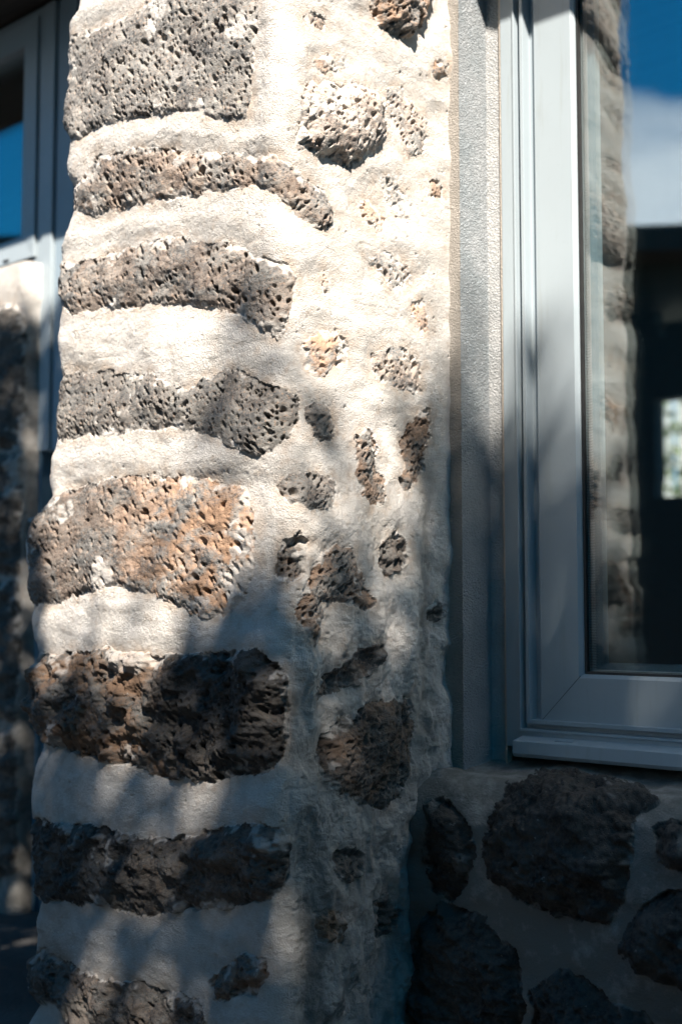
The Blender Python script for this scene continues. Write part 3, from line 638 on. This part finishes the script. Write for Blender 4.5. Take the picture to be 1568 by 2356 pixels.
for k, (x_, y_) in enumerate(((-5.2, 8.3), (-4.62, 8.4), (-6.1, 8.4))):
    sh = empty('shrub', (x_, y_, -.72), label=['leafy shrub in front of the white fence, middle of three', 'leafy shrub in front of the white fence, right of three', 'leafy shrub in front of the white fence, left of three'][k], cat='shrub', group='shrubs along the white fence')
    q = rng.normal(size=(1600, 3))*np.array([.20, .2, .40])+np.array([x_, y_, .15+(.62 if k == 1 else 0)]); q = q[:700] if k == 1 else q; leaves('foliage', q, .07, M_LEAF2, sh, k)
    MB().tube([(x_, y_, -.72), (x_+.03, y_, -.2), (x_, y_, .3)], [.03, .025, .012]).build('stem', M_BARK, sh)

# ================================================================== ground, neighbour, tree
gm = MB(); gm.add([(-60, -60, -.72), (60, -60, -.72), (60, 60, -.72), (-60, 60, -.72)], [(0, 1, 2, 3)])
tag(gm.build('ground', M_GROUND), kind='structure')
# dark house across the yard: only seen in the glass
hd = math.atan2(-.77, -.64); cx_, cy_ = -6.4, -4.4
hs_ = empty('house', (cx_, cy_, -.72), label='dark timber house across the yard, mirrored in the window glass', cat='house')
def rot(mb):
    ca_, sa_ = math.cos(hd-math.pi/2), math.sin(hd-math.pi/2)
    mb.v = [(cx_+ca_*x-sa_*y, cy_+sa_*x+ca_*y, z) for x, y, z in mb.v]; return mb
ztop = 3.0
rot(MB().box(-2.2, 9, 0, 5, -.72, ztop-.2)).build('wall', M_TIMB, hs_)
rot(MB().box(-2.5, 9.3, -.35, 5.2, ztop-.199, ztop)).build('roof', M_TIMB, hs_)
for i in range(3):
    w_ = rot(MB().box(.2+i*2.2, 1.3+i*2.2, -.03, .01, .1, 1.4)).build('window', M_GASK, hs_)

def added_hedge(x0, x1, y0, y1, h_, label, seed):  # leafy blocks added out of view to hold sky light off the wall
    hd_ = empty('added_hedge', ((x0+x1)/2, (y0+y1)/2, -.72), label=label, cat='added_hedge')
    MB().box(x0+.12, x1-.12, y0+.12, y1-.12, -.72, h_-.15).build('twigs', M_BARK, hd_)
    rg = np.random.RandomState(seed); n = int(650*((x1-x0)+(y1-y0))*(h_+.7))
    q = rg.rand(n, 3)*np.array([x1-x0, y1-y0, h_+.72])+np.array([x0, y0, -.72]); ctr = np.array([(x0+x1)/2, (y0+y1)/2, h_])
    k_ = rg.randint(0, 5, n); q[k_ == 0, 0] = x0+.15*rg.rand((k_ == 0).sum()); q[k_ == 1, 0] = x1-.15*rg.rand((k_ == 1).sum())
    q[k_ == 2, 1] = y0+.15*rg.rand((k_ == 2).sum()); q[k_ == 3, 1] = y1-.15*rg.rand((k_ == 3).sum()); q[k_ == 4, 2] = h_-.15*rg.rand((k_ == 4).sum())
    q += .06*fbm(q, 2.5, 2, 400)[:, None]
    leaves('foliage', q, .15, M_LEAF, hd_, seed)
added_hedge(-1.9, 4.6, -3.4, -2.4, 4.4, 'tall dark leafy screen added out of view to cut sky light on the wall', 21)
added_hedge(5.2, 6.2, -2.2, 1.7, 3.2, 'lower leafy screen added out of view to cut sky light past the window', 22)

# the tree whose crown dapples the wall: leaves live 3.3 to 5.6 m up-sun of the wall
tree = empty('tree', (3.2, -1.9, -.72), label='leafy broad tree beside the yard casting dappled shade on the wall', cat='tree')
N = 70000
lx = rng.uniform(-3.0, .9, N); lz = rng.uniform(-1.5, 1.1, N)
edge_z = np.interp(lx, [-3.0, -2.2, -1.9, -1.63, -1.5, -1.36, -1.24, -1.16, -.92, .9], [-.60, -.40, -.34, -.08, .12, .32, .52, .66, .86, 1.0])
depth = edge_z-lz
Q = np.stack([lx, lz, lz*0], -1)
cl = fbm(Q, 9, 4, 300, .7)
# wanted share of sun stopped, then leaf density from it
side = sstep(-1.40, -1.12, lx)
cov = (.36+.06*sstep(-1.9, -1.5, lx)+.62*side-.42*sstep(-1.14, -.98, lx)*sstep(-.08, .10, lz))*sstep(-.08, .50, depth+.14*cl)
cov = np.clip(cov+(.24-.04*side)*cl*sstep(0, .3, depth), 0, .985)
cov = np.clip(cov+.17*np.exp(-((lx+1.69)/.13)**2-((lz+.02)/.17)**2)+.12*sstep(-1.58, -1.42, lx)*sstep(.02, -.2, lz), 0, .985)
cov = np.maximum(cov, .985*sstep(-1.40, -1.24, lx)*sstep(.02, -.13, lz))
dens = -np.log(1-cov)
keep = rng.rand(N) < dens/3.6
lx, lz = lx[keep], lz[keep]; tt = rng.uniform(5.6, 8.2, len(lx))
pts = np.stack([lx, np.full(len(lx), 1.6), lz], -1)+tt[:, None]*S
leaves('crown', pts, .085, M_LEAF, tree, 5)
tb_ = MB().tube([(3.2, -1.9, -.74), (3.25, -1.9, .4), (3.15, -1.85, 1.8), (3.1, -1.85, 3.4)], [.16, .12, .10, .07])
for k in range(5):
    q = pts[rng.choice(np.nonzero((lz < -.35) & (lx > -1.25) & (lx < -.2))[0])]; b0 = np.array([3.1, -1.85, 2.4+.8*rng.rand()]); mid = (b0+q)/2
    tb_.tube([b0, mid, q], [.022, .010, .003], 6)
TB = tb_; TB.build('trunk', M_BARK, tree, smooth=True)
print('leaves', len(pts))

# evergreen added out of view, its outline shaped to cast the far bay's shade
cy = empty('added_evergreen', (-.95, .05, -.72), label='unseen evergreen added to shade the far low wall and door frame', cat='shrub')
n = 10000; ux = rng.uniform(-2.95, -2.235, n); uz = rng.uniform(-3.6, 1.36, n)
top_ = np.interp(ux, [-3.5, -3.0, -2.7, -2.44, -2.28, -2.235], [.45, .80, .98, 1.16, 1.30, 1.27])
m = uz < top_+.015*np.sin(ux*60); ux, uz = ux[m], uz[m]
tt = 3.35+rng.uniform(-.22, .22, len(ux))
leaves('foliage', np.stack([ux, np.full(len(ux), 1.6), uz], -1)+tt[:, None]*S, .055, M_LEAF, cy, 31)
c0 = np.array([-2.75, 1.6, 0])+3.35*S
MB().tube([(c0[0], c0[1], -.74), (c0[0]+.02, c0[1], .8), (c0[0], c0[1], 2.6)], [.05, .04, .02]).build('stem', M_BARK, cy, smooth=True)
